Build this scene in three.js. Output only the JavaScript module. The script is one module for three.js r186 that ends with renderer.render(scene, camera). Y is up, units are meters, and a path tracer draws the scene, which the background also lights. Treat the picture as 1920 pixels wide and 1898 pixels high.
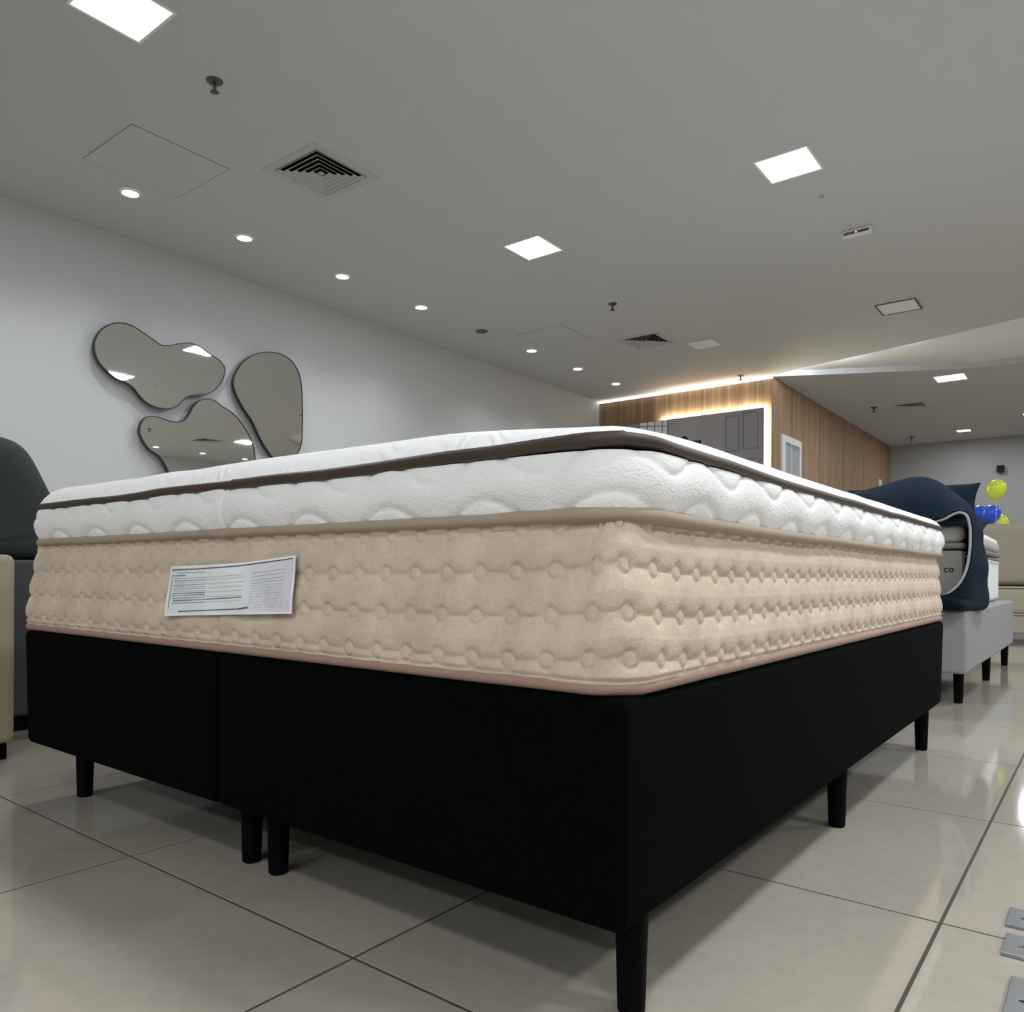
import * as THREE from 'three';
import { RoundedBoxGeometry } from 'three/addons/geometries/RoundedBoxGeometry.js';
import { TextGeometry } from 'three/addons/geometries/TextGeometry.js';
import { FontLoader } from 'three/addons/loaders/FontLoader.js';
import { RectAreaLightUniformsLib } from 'three/addons/lights/RectAreaLightUniformsLib.js';
import { mergeGeometries } from 'three/addons/utils/BufferGeometryUtils.js';

// ------------------------------------------------------------------ camera, renderer, exposure
const W = 1920, Hpx = 1898, FOC = 1459.2;
const camera = new THREE.PerspectiveCamera(2 * Math.atan(Hpx / 2 / FOC) * 180 / Math.PI, W / Hpx, 0.05, 60);
camera.position.set(0.414, 0.52, 0.741);
camera.rotation.order = 'YXZ';
camera.rotation.set(0, 37.6 * Math.PI / 180, 0.37 * Math.PI / 180);
camera.setViewOffset(W, Hpx, 0, -128.4, W, Hpx);          // level camera with a raised lens
const scene = new THREE.Scene();
scene.background = new THREE.Color(0x050505);
const renderer = new THREE.WebGLRenderer({ antialias: true });
renderer.toneMapping = THREE.LinearToneMapping;
renderer.toneMappingExposure = 1.66;
renderer.outputColorSpace = THREE.SRGBColorSpace;
renderer.shadowMap.enabled = true;
RectAreaLightUniformsLib.init();

const PANEL_POWER = 58;      // radiance of a ceiling LED panel
const SPOT_POWER = 1.85;      // candela of a downlight by the mirror wall
const COVE_POWER = 70;
const STRIP_POWER = 75;      // radiance of the LED strips on the wood wall
const ROOM = 3.0, FAR_ROOM = 3.0, RECESS = 3.065;                           // ceiling heights
const WALL_L = -5.41, WALL_R = 4.95, WALL_WOOD = -8.85, WALL_FAR = -15.36, WOOD_X = -2.93, WALL_BACK = 5.0;

// ------------------------------------------------------------------ helpers
let seed = 7;
const rnd = () => { seed = (seed * 1664525 + 1013904223) >>> 0; return seed / 4294967296; };
const names = {};
function numbered(n) { const k = names[n] = (names[n] ?? -1) + 1; return k ? n + '_' + String(k).padStart(3, '0') : n; }
function shade(o) { o.traverse((m) => { if (m.isMesh) { m.castShadow = true; m.receiveShadow = true; } }); return o; }
function tag(o, label, category, group) { o.userData.label = label; o.userData.category = category; if (group) o.userData.group = group; return o; }
function thing(name, label, category, pos = [0, 0, 0], turn = 0, group) {
  const o = new THREE.Group(); o.name = numbered(name); o.position.set(...pos); o.rotation.y = turn; scene.add(o);
  return tag(o, label, category, group);
}
function part(name, geo, mat, parent, label) {
  const m = new THREE.Mesh(Array.isArray(geo) ? mergeGeometries(geo.map(plain)) : geo, mat);
  m.name = name; m.castShadow = m.receiveShadow = true; parent.add(m);
  if (label) m.userData.label = label;
  return m;
}
function plain(g) { g = g.index ? g.toNonIndexed() : g; for (const k of Object.keys(g.attributes)) if (!['position', 'normal', 'uv'].includes(k)) g.deleteAttribute(k); return g; }
function struct(name, geo, mat) { const m = part(name, geo, mat, scene); m.userData.kind = 'structure'; return m; }
function structGroup(name) { const g = new THREE.Group(); g.name = name; g.userData.kind = 'structure'; scene.add(g); return g; }
function box(w, h, d, x = 0, y = 0, z = 0) { return new THREE.BoxGeometry(w, h, d).translate(x, y, z); }
function rbox(w, h, d, r, x = 0, y = 0, z = 0, seg = 4) { return new RoundedBoxGeometry(w, h, d, seg, r).translate(x, y, z); }
function span(x0, x1, y0, y1, z0, z1) { return box(Math.abs(x1 - x0), Math.abs(y1 - y0), Math.abs(z1 - z0), (x0 + x1) / 2, (y0 + y1) / 2, (z0 + z1) / 2); }
function rspan(x0, x1, y0, y1, z0, z1, r, seg = 4) { return rbox(Math.abs(x1 - x0), Math.abs(y1 - y0), Math.abs(z1 - z0), r, (x0 + x1) / 2, (y0 + y1) / 2, (z0 + z1) / 2, seg); }

// value noise
const PERM = new Float32Array(65536); for (let i = 0; i < 65536; i++) PERM[i] = rnd();
function vn(ix, iy, px = 256, py = 256) { ix = ((ix % px) + px) % px; iy = ((iy % py) + py) % py; return PERM[((iy & 255) << 8) | (ix & 255)]; }
function noise(x, y, px, py) {
  const ix = Math.floor(x), iy = Math.floor(y); let fx = x - ix, fy = y - iy; fx = fx * fx * (3 - 2 * fx); fy = fy * fy * (3 - 2 * fy);
  const a = vn(ix, iy, px, py), b = vn(ix + 1, iy, px, py), c = vn(ix, iy + 1, px, py), d = vn(ix + 1, iy + 1, px, py);
  return (a + (b - a) * fx) * (1 - fy) + (c + (d - c) * fx) * fy - 0.5;
}
function tex(n, m, fn, srgb, rx = 1, ry = 1) {
  const d = new Uint8Array(n * m * 4);
  for (let j = 0; j < m; j++) for (let i = 0; i < n; i++) {
    const c = fn(i / n, j / m), k = (j * n + i) * 4;
    if (typeof c === 'number') d[k] = d[k + 1] = d[k + 2] = Math.max(0, Math.min(255, c * 255));
    else for (let q = 0; q < 3; q++) d[k + q] = Math.max(0, Math.min(255, c[q] * 255));
    d[k + 3] = 255;
  }
  const t = new THREE.DataTexture(d, n, m); t.wrapS = t.wrapT = THREE.RepeatWrapping; t.magFilter = THREE.LinearFilter; t.minFilter = THREE.LinearMipmapLinearFilter; t.generateMipmaps = true;
  if (srgb) t.colorSpace = THREE.SRGBColorSpace; t.repeat.set(rx, ry); t.needsUpdate = true; return t;
}
function canvasTex(w, h, draw) {
  const c = document.createElement('canvas'); c.width = w; c.height = h; draw(c.getContext('2d'), w, h);
  const t = new THREE.CanvasTexture(c); t.colorSpace = THREE.SRGBColorSpace; return t;
}
// uv in metres by the dominant axis of each triangle's normal
function metreUV(g) {
  g = g.index ? g.toNonIndexed() : g; const p = g.attributes.position, n = g.attributes.normal, uv = new Float32Array(p.count * 2);
  for (let i = 0; i < p.count; i++) {
    const ax = Math.abs(n.getX(i)), ay = Math.abs(n.getY(i)), az = Math.abs(n.getZ(i));
    if (ay >= ax && ay >= az) { uv[2 * i] = p.getX(i); uv[2 * i + 1] = p.getZ(i); }
    else if (ax >= az) { uv[2 * i] = p.getZ(i); uv[2 * i + 1] = p.getY(i); }
    else { uv[2 * i] = p.getX(i); uv[2 * i + 1] = p.getY(i); }
  }
  g.setAttribute('uv', new THREE.BufferAttribute(uv, 2)); return g;
}
function std(o) { return new THREE.MeshStandardMaterial(o); }
const lin = (r, g, b) => new THREE.Color().setRGB(r, g, b);

// ------------------------------------------------------------------ materials
const weaveBump = tex(256, 256, (u, v) => 0.5 + 0.22 * Math.sin(u * Math.PI * 128) * Math.sin(v * Math.PI * 128) + 0.4 * noise(u * 96, v * 96, 96, 96), false, 8, 8);
const suedeMap = tex(512, 512, (u, v) => {
  const a = noise(u * 6, v * 6, 6, 6) * 0.5 + noise(u * 22, v * 22, 22, 22) * 0.35 + noise(u * 128, v * 128, 128, 128) * 0.35;
  const k = 1 + a * 0.14; return [0.815 * k, 0.745 * k, 0.67 * k];
}, true, 2.2, 2.2);
const suedeBump = tex(512, 512, (u, v) => 0.5 + 0.5 * noise(u * 240, v * 240, 240, 240) + 0.4 * noise(u * 60, v * 60, 60, 60), false, 5, 5);
const fleeceBump = tex(512, 512, (u, v) => 0.5 + 0.6 * noise(u * 120, v * 200, 120, 200) + 0.4 * noise(u * 44, v * 60, 44, 60), false, 3, 3);
const swirlBump = tex(1024, 1024, (u, v) => {
  const a = noise(u * 6, v * 6, 6, 6) + 0.45 * noise(u * 13 + 5, v * 13, 13, 13);
  const s = Math.sin(a * 34); return 0.5 + 0.42 * Math.sign(s) * Math.pow(Math.abs(s), 0.6);
}, false, 1.6, 1.6);
const plasterBump = tex(256, 256, (u, v) => 0.5 + 0.6 * noise(u * 100, v * 100, 100, 100), false, 1.5, 1.5);
const M = {
  ceiling: std({ color: lin(0.52, 0.53, 0.522), roughness: 0.9, bumpMap: plasterBump, bumpScale: 0.0004 }),
  wall: std({ color: lin(0.56, 0.57, 0.575), roughness: 0.85, bumpMap: plasterBump, bumpScale: 0.0006 }),
  greyWall: std({ color: lin(0.36, 0.36, 0.355), roughness: 0.85 }),
  grout: std({ color: lin(0.075, 0.064, 0.05), roughness: 0.9 }),
  black: new THREE.MeshPhysicalMaterial({ color: lin(0.0013, 0.0016, 0.0016), specularIntensity: 0.1, roughness: 0.95, bumpMap: weaveBump, bumpScale: 0.0004 }),
  leg: new THREE.MeshPhysicalMaterial({ color: lin(0.0022, 0.0022, 0.0022), specularIntensity: 0.12, roughness: 0.6 }),
  suede: new THREE.MeshPhysicalMaterial({ map: suedeMap, roughness: 0.92, bumpMap: suedeBump, bumpScale: 0.0007, sheen: 0.25, sheenRoughness: 0.6, sheenColor: lin(0.9, 0.82, 0.72) }),
  pinkTape: std({ color: lin(0.36, 0.235, 0.185), roughness: 0.7 }),
  tanTape: std({ color: lin(0.37, 0.30, 0.225), roughness: 0.7 }),
  brownTape: std({ color: lin(0.055, 0.034, 0.024), roughness: 0.55 }),
  fleece: std({ color: lin(0.90, 0.90, 0.885), roughness: 0.95, bumpMap: fleeceBump, bumpScale: 0.0010 }),
  topPanel: std({ color: lin(0.95, 0.945, 0.94), roughness: 0.9, bumpMap: swirlBump, bumpScale: 0.0010 }),
  white: std({ color: lin(0.8, 0.8, 0.8), roughness: 0.5 }),
  whitePlastic: std({ color: lin(0.75, 0.75, 0.74), roughness: 0.4 }),
  louvre: std({ color: lin(0.45, 0.45, 0.44), roughness: 0.5 }),
  dark: std({ color: lin(0.008, 0.008, 0.008), roughness: 0.9 }),
  darkMetal: std({ color: lin(0.10, 0.10, 0.09), roughness: 0.4, metalness: 0.6 }),
  gap: std({ color: lin(0.12, 0.12, 0.11), roughness: 0.9 }),
  steel: std({ color: lin(0.33, 0.34, 0.36), roughness: 0.35, metalness: 0.8 }),
  mirror: std({ color: lin(0.86, 0.87, 0.84), roughness: 0.015, metalness: 1 }),
  mirrorFrame: std({ color: lin(0.008, 0.008, 0.008), roughness: 0.4 }),
  mdf: std({ color: lin(0.05, 0.05, 0.05), roughness: 0.8 }),
  greyBase: std({ color: lin(0.31, 0.31, 0.32), roughness: 0.95, bumpMap: weaveBump, bumpScale: 0.0015 }),
  taupe: std({ color: lin(0.27, 0.26, 0.24), roughness: 0.9, bumpMap: weaveBump, bumpScale: 0.0008 }),
  taupeTop: std({ color: lin(0.46, 0.44, 0.40), roughness: 0.9 }),
  whiteFabric: std({ color: lin(0.80, 0.81, 0.83), roughness: 0.9, bumpMap: weaveBump, bumpScale: 0.001 }),
  greyTape: std({ color: lin(0.20, 0.20, 0.20), roughness: 0.8 }),
  navy: new THREE.MeshPhysicalMaterial({ color: lin(0.0028, 0.0125, 0.028), roughness: 0.9, specularIntensity: 0.3, bumpMap: fleeceBump, bumpScale: 0.002, sheen: 0.2, sheenRoughness: 0.5, sheenColor: lin(0.03, 0.12, 0.22) }),
  navyPillow: new THREE.MeshPhysicalMaterial({ color: lin(0.004, 0.014, 0.026), specularIntensity: 0.3, roughness: 0.85, bumpMap: weaveBump, bumpScale: 0.001 }),
  hem: std({ color: lin(0.42, 0.42, 0.42), roughness: 0.8 }),
  beigeSofa: std({ color: lin(0.38, 0.32, 0.23), roughness: 0.9, bumpMap: weaveBump, bumpScale: 0.001 }),
  greySofa: std({ color: lin(0.055, 0.06, 0.065), roughness: 0.9, bumpMap: weaveBump, bumpScale: 0.001 }),
  charcoal: std({ color: lin(0.022, 0.027, 0.028), roughness: 0.75, bumpMap: weaveBump, bumpScale: 0.001 }),
  sofaFar: std({ color: lin(0.40, 0.355, 0.28), roughness: 0.9, bumpMap: weaveBump, bumpScale: 0.001 }),
  sofaPiping: std({ color: lin(0.55, 0.50, 0.42), roughness: 0.8 }),
  yellow: new THREE.MeshPhysicalMaterial({ color: lin(0.78, 0.9, 0.07), roughness: 0.3, clearcoat: 0.4 }),
  blue: new THREE.MeshPhysicalMaterial({ color: lin(0.02, 0.11, 0.8), roughness: 0.3, clearcoat: 0.4 }),
  stick: std({ color: lin(0.7, 0.7, 0.7), roughness: 0.4 }),
  glow: std({ color: 0xffffff, emissive: new THREE.Color(1, 1, 0.98), emissiveIntensity: 4 }),
  glowSpot: std({ color: 0xffffff, emissive: new THREE.Color(1, 0.99, 0.95), emissiveIntensity: 5 }),
  glowStrip: std({ color: 0xffffff, emissive: new THREE.Color(1, 0.96, 0.88), emissiveIntensity: 2.2 }),
  redLed: std({ color: 0xff2020, emissive: new THREE.Color(1, 0.15, 0.15), emissiveIntensity: 4 }),
};
// oak veneer with a vertical grain
const oakMap = tex(512, 512, (u, v) => {
  const streak = noise(u * 90, v * 2, 90, 2) * 0.55 + noise(u * 230, v * 4, 230, 4) * 0.5 + noise(u * 24, v * 1, 24, 1) * 0.4;
  const k = 1 + streak * 0.42; return [0.60 * k, 0.49 * k, 0.378 * k];
}, true, 0.8, 0.5);
M.oak = std({ map: oakMap, roughness: 0.6 });

// ------------------------------------------------------------------ structure: floor of porcelain tiles
{
  const floor = structGroup('floor');
  part('grout_bed', span(WALL_L - 0.2, WALL_R + 0.2, -0.12, -0.0007, WALL_FAR - 0.2, WALL_BACK + 0.2), M.grout, floor);
  const PX = 0.609, PZ = 0.618, X0 = -0.396, Z0 = 0.036, gapW = 0.005;
  const tileGeo = (w, d) => {                                  // chamfered tile, its top at y = 0
    const c = 0.0004, h = 0.008, a = w / 2, b = d / 2, P = [];
    const q = (p0, p1, p2, p3) => P.push(...p0, ...p1, ...p2, ...p0, ...p2, ...p3);
    const t = [[-a + c, 0, -b + c], [-a + c, 0, b - c], [a - c, 0, b - c], [a - c, 0, -b + c]], m = [[-a, -c, -b], [-a, -c, b], [a, -c, b], [a, -c, -b]], o = m.map(([x, , z]) => [x, -h, z]);
    q(...t); for (let i = 0; i < 4; i++) { const j = (i + 1) % 4; q(t[j], t[i], m[i], m[j]); q(m[j], m[i], o[i], o[j]); }
    const g = new THREE.BufferGeometry(); g.setAttribute('position', new THREE.Float32BufferAttribute(P, 3)); g.computeVertexNormals(); return metreUV(g);
  };
  const geo = tileGeo(PX - gapW, PZ - gapW);
  const tileMats = [0, 1, 2].map((k) => {
    const map = tex(256, 256, (u, v) => {
      const n = noise(u * 3 + k * 7, v * 3, 64, 64) * 0.05 + noise(u * 40 + k * 9, v * 40, 256, 256) * 0.03, s = 1 + n + (k - 1) * 0.012;
      return [0.70 * s, 0.672 * s, 0.615 * s];
    }, true, 1.6, 1.6);
    const rough = tex(256, 256, (u, v) => 0.16 + noise(u * 8, v * 8 + k * 3, 8, 64) * 0.05, false, 1.6, 1.6);
    return new THREE.MeshPhysicalMaterial({ map, roughness: 0.5, clearcoat: 0.6, clearcoatRoughness: 0.05, clearcoatRoughnessMap: null, roughnessMap: rough, ior: 1.5 });
  });
  camera.updateMatrixWorld(true); camera.updateProjectionMatrix();
  const list = [];
  for (let i = -9; i <= 9; i++) for (let j = -9; j <= 25; j++) {
    const x = X0 + PX * (i + 0.5), z = Z0 - PZ * (j + 0.5);
    if (x < WALL_L || x > WALL_R || z < WALL_FAR || z > WALL_BACK) continue;
    let seen = false;
    for (const a of [-0.5, 0, 0.5]) for (const b of [-0.5, 0, 0.5]) {
      const v = new THREE.Vector3(x + a * PX, 0, z + b * PZ), c = v.clone().applyMatrix4(camera.matrixWorldInverse);
      if (c.z > -0.2) continue; v.project(camera); if (Math.abs(v.x) < 1.05 && Math.abs(v.y) < 1.05) seen = true;
    }
    list.push({ x, z, d: (seen ? 0 : 100) + Math.hypot(x - 0.41, z - 0.74), k: Math.floor(rnd() * 3) });
  }
  list.sort((a, b) => a.d - b.d);
  const rest = [];
  list.forEach((t, n) => {
    if (n < 220 && t.d < 100) { const m = part('floor_tile', geo, tileMats[t.k], floor); m.name = numbered('floor_tile'); m.position.set(t.x, 0, t.z); }
    else rest.push(geo.clone().translate(t.x, 0, t.z));
  });
  const r = part('distant_floor_tiles', rest, tileMats[1], floor); r.userData.kind = 'stuff';
}

// ------------------------------------------------------------------ structure: walls
struct('wall_left', metreUV(span(WALL_L - 0.2, WALL_L, 0, 3.3, WALL_WOOD - 0.2, WALL_BACK + 0.2)), M.wall);
struct('wall_right', metreUV(span(WALL_R, WALL_R + 0.2, 0, 3.3, WALL_FAR - 0.2, WALL_BACK + 0.2)), M.wall);
struct('wall_front', metreUV(span(WALL_L - 0.2, WALL_R + 0.2, 0, 3.3, WALL_BACK, WALL_BACK + 0.2)), M.wall);
struct('wall_far', metreUV(span(WOOD_X - 0.3, WALL_R + 0.2, 0, 3.3, WALL_FAR - 0.2, WALL_FAR)), M.greyWall);
{ // oak-clad box: front face towards the bed, long side along the aisle
  const f = structGroup('wall_back');
  part('wall_core', span(WALL_L - 0.2, WOOD_X - 0.03, 0, 3.2, WALL_WOOD - 0.2, WALL_WOOD - 0.02), M.mdf, f);
  for (const [a, b] of [[WALL_L, -4.18], [-4.178, WOOD_X]]) part('wood_panel', metreUV(span(a, b, 0, ROOM - 0.012, WALL_WOOD - 0.018, WALL_WOOD)), M.oak, f);
  const s = structGroup('wall_inner');
  part('wall_core', span(WOOD_X - 0.2, WOOD_X - 0.02, 0, 3.2, WALL_FAR, WALL_WOOD - 0.02), M.mdf, s);
  const cuts = [WALL_WOOD - 0.019, -10.05, -12.1, -13.75, WALL_FAR];
  for (let i = 0; i < 4; i++) part('wood_panel', metreUV(span(WOOD_X - 0.018, WOOD_X, 0, FAR_ROOM - 0.002, cuts[i] - 0.004, cuts[i + 1] + 0.004)), M.oak, s);
}
// ------------------------------------------------------------------ structure: ceilings
const vents = [[-3.48, -2.35, 0.51], [-3.5, -6.64, 0.49]];
{
  const edge = [[WOOD_X, WALL_WOOD], [-2.548, -8.70], [-1.891, -8.55], [-1.24, -8.38], [-0.257, -8.09], [0.6, -7.9], [1.2, -8.3], [2, -9.6], [3.2, -10.1], [WALL_R + 0.2, -10.2]];
  const sh = new THREE.Shape();
  sh.moveTo(WALL_L - 0.2, -(WALL_BACK + 0.2)); sh.lineTo(WALL_R + 0.2, -(WALL_BACK + 0.2));
  for (const [x, z] of [...edge].reverse()) sh.lineTo(x, -z);
  sh.lineTo(WALL_L - 0.2, -WALL_WOOD); sh.closePath();
  for (const [x, z, s] of vents) { const a = s / 2 - 0.045, h = new THREE.Path(); h.moveTo(x - a, -z - a); h.lineTo(x - a, -z + a); h.lineTo(x + a, -z + a); h.lineTo(x + a, -z - a); h.closePath(); sh.holes.push(h); }
  const g = new THREE.ExtrudeGeometry(sh, { depth: RECESS - ROOM, bevelEnabled: false }); g.rotateX(-Math.PI / 2); g.translate(0, ROOM, 0);
  struct('ceiling', metreUV(g), M.ceiling);
  const lower = [[WOOD_X, WALL_WOOD - 0.03], [-2.311, -9.203], [-1.448, -9.62], [-0.9, -9.88], [0.2, -10.0], [1.2, -10.05], [2.2, -10.35], [WALL_R + 0.2, -10.5]];
  const fs = new THREE.Shape(); fs.moveTo(WOOD_X - 0.15, -(WALL_WOOD - 0.03)); for (const [x, z] of lower) fs.lineTo(x, -z); fs.lineTo(WALL_R + 0.2, -(WALL_FAR - 0.2)); fs.lineTo(WOOD_X - 0.15, -(WALL_FAR - 0.2)); fs.closePath();
  const fg = new THREE.ExtrudeGeometry(fs, { depth: RECESS - FAR_ROOM, bevelEnabled: false }); fg.rotateX(-Math.PI / 2); fg.translate(0, FAR_ROOM, 0);
  struct('ceiling_far', metreUV(fg), M.ceiling);
  struct('ceiling_recess', metreUV(span(WOOD_X - 0.2, WALL_R + 0.2, RECESS, RECESS + 0.12, WALL_FAR - 0.2, -7.0)), M.white);
  const cove = thing('cove_light', 'white light hidden in the wedge-shaped ceiling recess at the wood corner', 'cove light', [0, 0, 0]), strips = [];
  for (let i = 0; i < 3; i++) {
    const [ax, az] = edge[i], [bx, bz] = edge[i + 1], l = Math.hypot(bx - ax, bz - az), turn = -Math.atan2(bz - az, bx - ax), mx = (ax + bx) / 2, mz = (az + bz) / 2;
    strips.push(box(l * 0.96, 0.014, 0.008).rotateY(turn).translate(mx, ROOM + 0.032, mz - 0.008));
    const cl = new THREE.RectAreaLight(0xf4f7ff, COVE_POWER * [1.2, 1, 0.5][i], l * 0.96, 0.014); cl.position.set(mx, ROOM + 0.032, mz - 0.016); cl.lookAt(mx, ROOM + 0.032, mz - 1); cove.add(cl);
  }
  part('diffuser', strips, M.glow, cove);
}

// ------------------------------------------------------------------ lights
function area(x, y, z, w, h, power, color, parent, look) {
  const l = new THREE.RectAreaLight(color, power, w, h); l.position.set(x, y, z); l.lookAt(...look); parent.add(l); return l;
}
function ledPanel(x, z, s, y, label, lit = true, group, share = 1) {
  const t = thing('ceiling_light', label, 'ceiling light', [x, y, z], 0, group), a = s / 2, w = 0.014;
  part('frame', [span(-a, a, -0.008, 0, -a, -a + w), span(-a, a, -0.008, 0, a - w, a), span(-a, -a + w, -0.008, 0, -a + w, a - w), span(a - w, a, -0.008, 0, -a + w, a - w)], lit ? M.whitePlastic : (x < -2 ? M.ceiling : M.gap), t);
  part('diffuser', span(-a + w, a - w, -0.005, 0, -a + w, a - w), lit ? M.glow : M.white, t);
  if (lit) { const l = new THREE.RectAreaLight(0xf5f9ff, PANEL_POWER * share, s - 2 * w, s - 2 * w); l.position.set(0, -0.012, 0); l.rotation.x = -Math.PI / 2; t.add(l); }
  return t;
}
ledPanel(-1.14, -3.98, 0.325, ROOM, 'lit square ceiling panel on the right, nearest to the small emergency light');
ledPanel(-3.07, -4.02, 0.335, ROOM, 'lit square ceiling panel in the middle of the ceiling, above the bed');
ledPanel(-3.04, -0.91, 0.33, ROOM, 'lit square ceiling panel at the upper left, cut by the top of the photo', true, undefined, 0.7);
ledPanel(-3.05, -7.1, 0.31, ROOM, 'unlit pale square ceiling panel beside the small far air vent', false);
ledPanel(-1.145, -7.07, 0.34, ROOM, 'unlit square ceiling panel with a dark border at the right', false);
ledPanel(-1.18, -10.22, 0.35, FAR_ROOM, 'lit ceiling panel in the far aisle right of the wood corner');
ledPanel(-1.57, -14.3, 0.22, FAR_ROOM, 'lit ceiling panel farthest away, above the far grey wall');
for (const [x, z, y] of [[-1.14, 4.3, ROOM], [0.8, -3.98, ROOM], [0.8, -0.91, ROOM], [2.7, -3.98, ROOM], [2.7, -0.91, ROOM], [1.89, -7.85, ROOM], [-0.5, -13.4, FAR_ROOM], [1.6, -11.5, FAR_ROOM], [0.8, 2.2, ROOM], [2.7, 2.2, ROOM], [0.2, 4.3, ROOM], [2.2, 4.3, ROOM], [3.4, -5.9, ROOM]])
  ledPanel(x, z, 0.33, y, 'lit square ceiling panel outside the photo', true, 'ceiling panels outside the photo', x > 0.7 && z > -5 && z < 1 ? 1.3 : 1);

function downlight(x, z, lit, label, group, power = SPOT_POWER) {
  const t = thing('downlight', label, 'downlight', [x, ROOM, z], 0, group);
  part('trim_ring', new THREE.LatheGeometry([[0.051, -0.001], [0.0525, -0.006], [0.062, -0.006], [0.066, -0.001]].map((p) => new THREE.Vector2(...p)), 28), lit ? M.whitePlastic : M.darkMetal, t);
  part('lens', new THREE.CylinderGeometry(0.052, 0.052, 0.003, 28).translate(0, -0.0025, 0), lit ? M.glowSpot : M.gap, t);
  if (lit) {
    const l = new THREE.SpotLight(0xf4f8ff, power, 0, 1.08, 0.75, 2); l.position.set(0, -0.012, 0); l.castShadow = true; l.shadow.radius = 3;
    l.target.position.set(0, -3, 0); t.add(l); t.add(l.target);
  }
  return t;
}
const ordinal = ['first', 'second', 'third', 'fourth', 'fifth', 'sixth', 'seventh', 'eighth'];
[-1.76, -2.606, -3.533, -4.47, -5.35, -6.21, -7.15, -8.06].forEach((z, i) => downlight(-4.685, z, i !== 4,
  i === 4 ? 'dark unlit round downlight in the row along the mirror wall' : ordinal[i > 4 ? i - 1 : i] + ' lit round downlight from the left in the row along the mirror wall'));
for (const z of [-0.9, 0, 1.0]) downlight(-4.685, z, true, 'lit round downlight left of the photo by the mirror wall', 'downlights left of the photo');
for (const z of [-3.2, -5.2, -7.15, -8.15, -9.15]) downlight(3.9, z, true, 'lit round downlight by the right-hand wall, reflected in the lowest mirror', 'downlights by the right-hand wall');

{ // LED strip along the top of the oak wall
  const t = thing('led_strip', 'glowing warm white light strip along the top edge of the oak wall', 'led strip', [0, 0, 0]);
  part('profile', span(WALL_L + 0.01, WOOD_X - 0.005, ROOM - 0.034, ROOM - 0.002, WALL_WOOD + 0.002, WALL_WOOD + 0.014), M.whitePlastic, t);
  part('diffuser', span(WALL_L + 0.01, WOOD_X + 0.02, ROOM - 0.032, ROOM - 0.004, WALL_WOOD + 0.014, WALL_WOOD + 0.026), M.glowStrip, t);
  const l = new THREE.RectAreaLight(0xfff4e6, 0.7, WOOD_X - WALL_L, 0.04); l.position.set((WALL_L + WOOD_X) / 2, ROOM - 0.028, WALL_WOOD + 0.034); l.rotation.y = Math.PI; t.add(l);
}

// ------------------------------------------------------------------ ceiling fittings
function airVent(x, z, s, y, label, deep) {
  const t = thing('air_vent', label, 'air vent', [x, y, z]), a = s / 2;
  const ring = (o, i, yo, yi, th = 0.0025) => {                // square louvre sloping from outer o,yo to inner i,yi
    const P = [], quad = (p0, p1, p2, p3) => P.push(...p0, ...p1, ...p2, ...p0, ...p2, ...p3), c = (r, yy) => [[-r, yy, -r], [r, yy, -r], [r, yy, r], [-r, yy, r]];
    const A = c(o, yo), B = c(i, yi), A2 = c(o, yo + th), B2 = c(i, yi + th);
    for (let k = 0; k < 4; k++) { const n = (k + 1) % 4; quad(A[k], A[n], B[n], B[k]); quad(A2[n], A2[k], B2[k], B2[n]); quad(A[n], A[k], A2[k], A2[n]); quad(B[k], B[n], B2[n], B2[k]); }
    const g = new THREE.BufferGeometry(); g.setAttribute('position', new THREE.Float32BufferAttribute(P, 3)); g.computeVertexNormals();
    g.setAttribute('uv', new THREE.Float32BufferAttribute(new Float32Array(P.length / 3 * 2), 2)); return g;
  };
  part('frame', [ring(a, a - 0.02, -0.002, -0.010), ring(a - 0.02, a - 0.055, -0.010, -0.004)], M.louvre, t);
  const n = 5, w = (a - 0.06) / (n + 0.6);
  for (let k = 0; k < n; k++) { const o = a - 0.060 - k * w; part('louvre', ring(o, o - w * (deep ? 0.56 : 0.8), deep ? -0.005 : -0.012, deep ? 0.0055 : -0.003, 0.002), M.louvre, t).name = numbered('louvre'); }
  part('centre_plate', span(-w * 0.5, w * 0.5, deep ? -0.002 : -0.012, deep ? 0.002 : -0.008, -w * 0.5, w * 0.5), M.louvre, t);
  if (deep) { const b = a - 0.045, h = 0.16; part('duct_box', [span(-b, b, h, h + 0.01, -b, b), span(-b - 0.008, -b, 0.002, h, -b, b), span(b, b + 0.008, 0.002, h, -b, b), span(-b, b, 0.002, h, -b - 0.008, -b), span(-b, b, 0.002, h, b, b + 0.008)], M.dark, t); }
  else part('duct_plate', span(-a + 0.05, a - 0.05, -0.0025, 0, -a + 0.05, a - 0.05), M.dark, t);
}
airVent(...vents[0].slice(0, 2), 0.51, ROOM, 'large square louvred air vent in the ceiling left of centre', true);
airVent(...vents[1].slice(0, 2), 0.49, ROOM, 'square louvred air vent in the ceiling near the oak wall', true);
airVent(-1.9, -11.7, 0.46, FAR_ROOM, 'square air vent in the far aisle ceiling beyond the wood corner', false);
airVent(2.39, -7.35, 0.5, ROOM, 'square air vent seen reflected in the lowest mirror', false);

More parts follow.
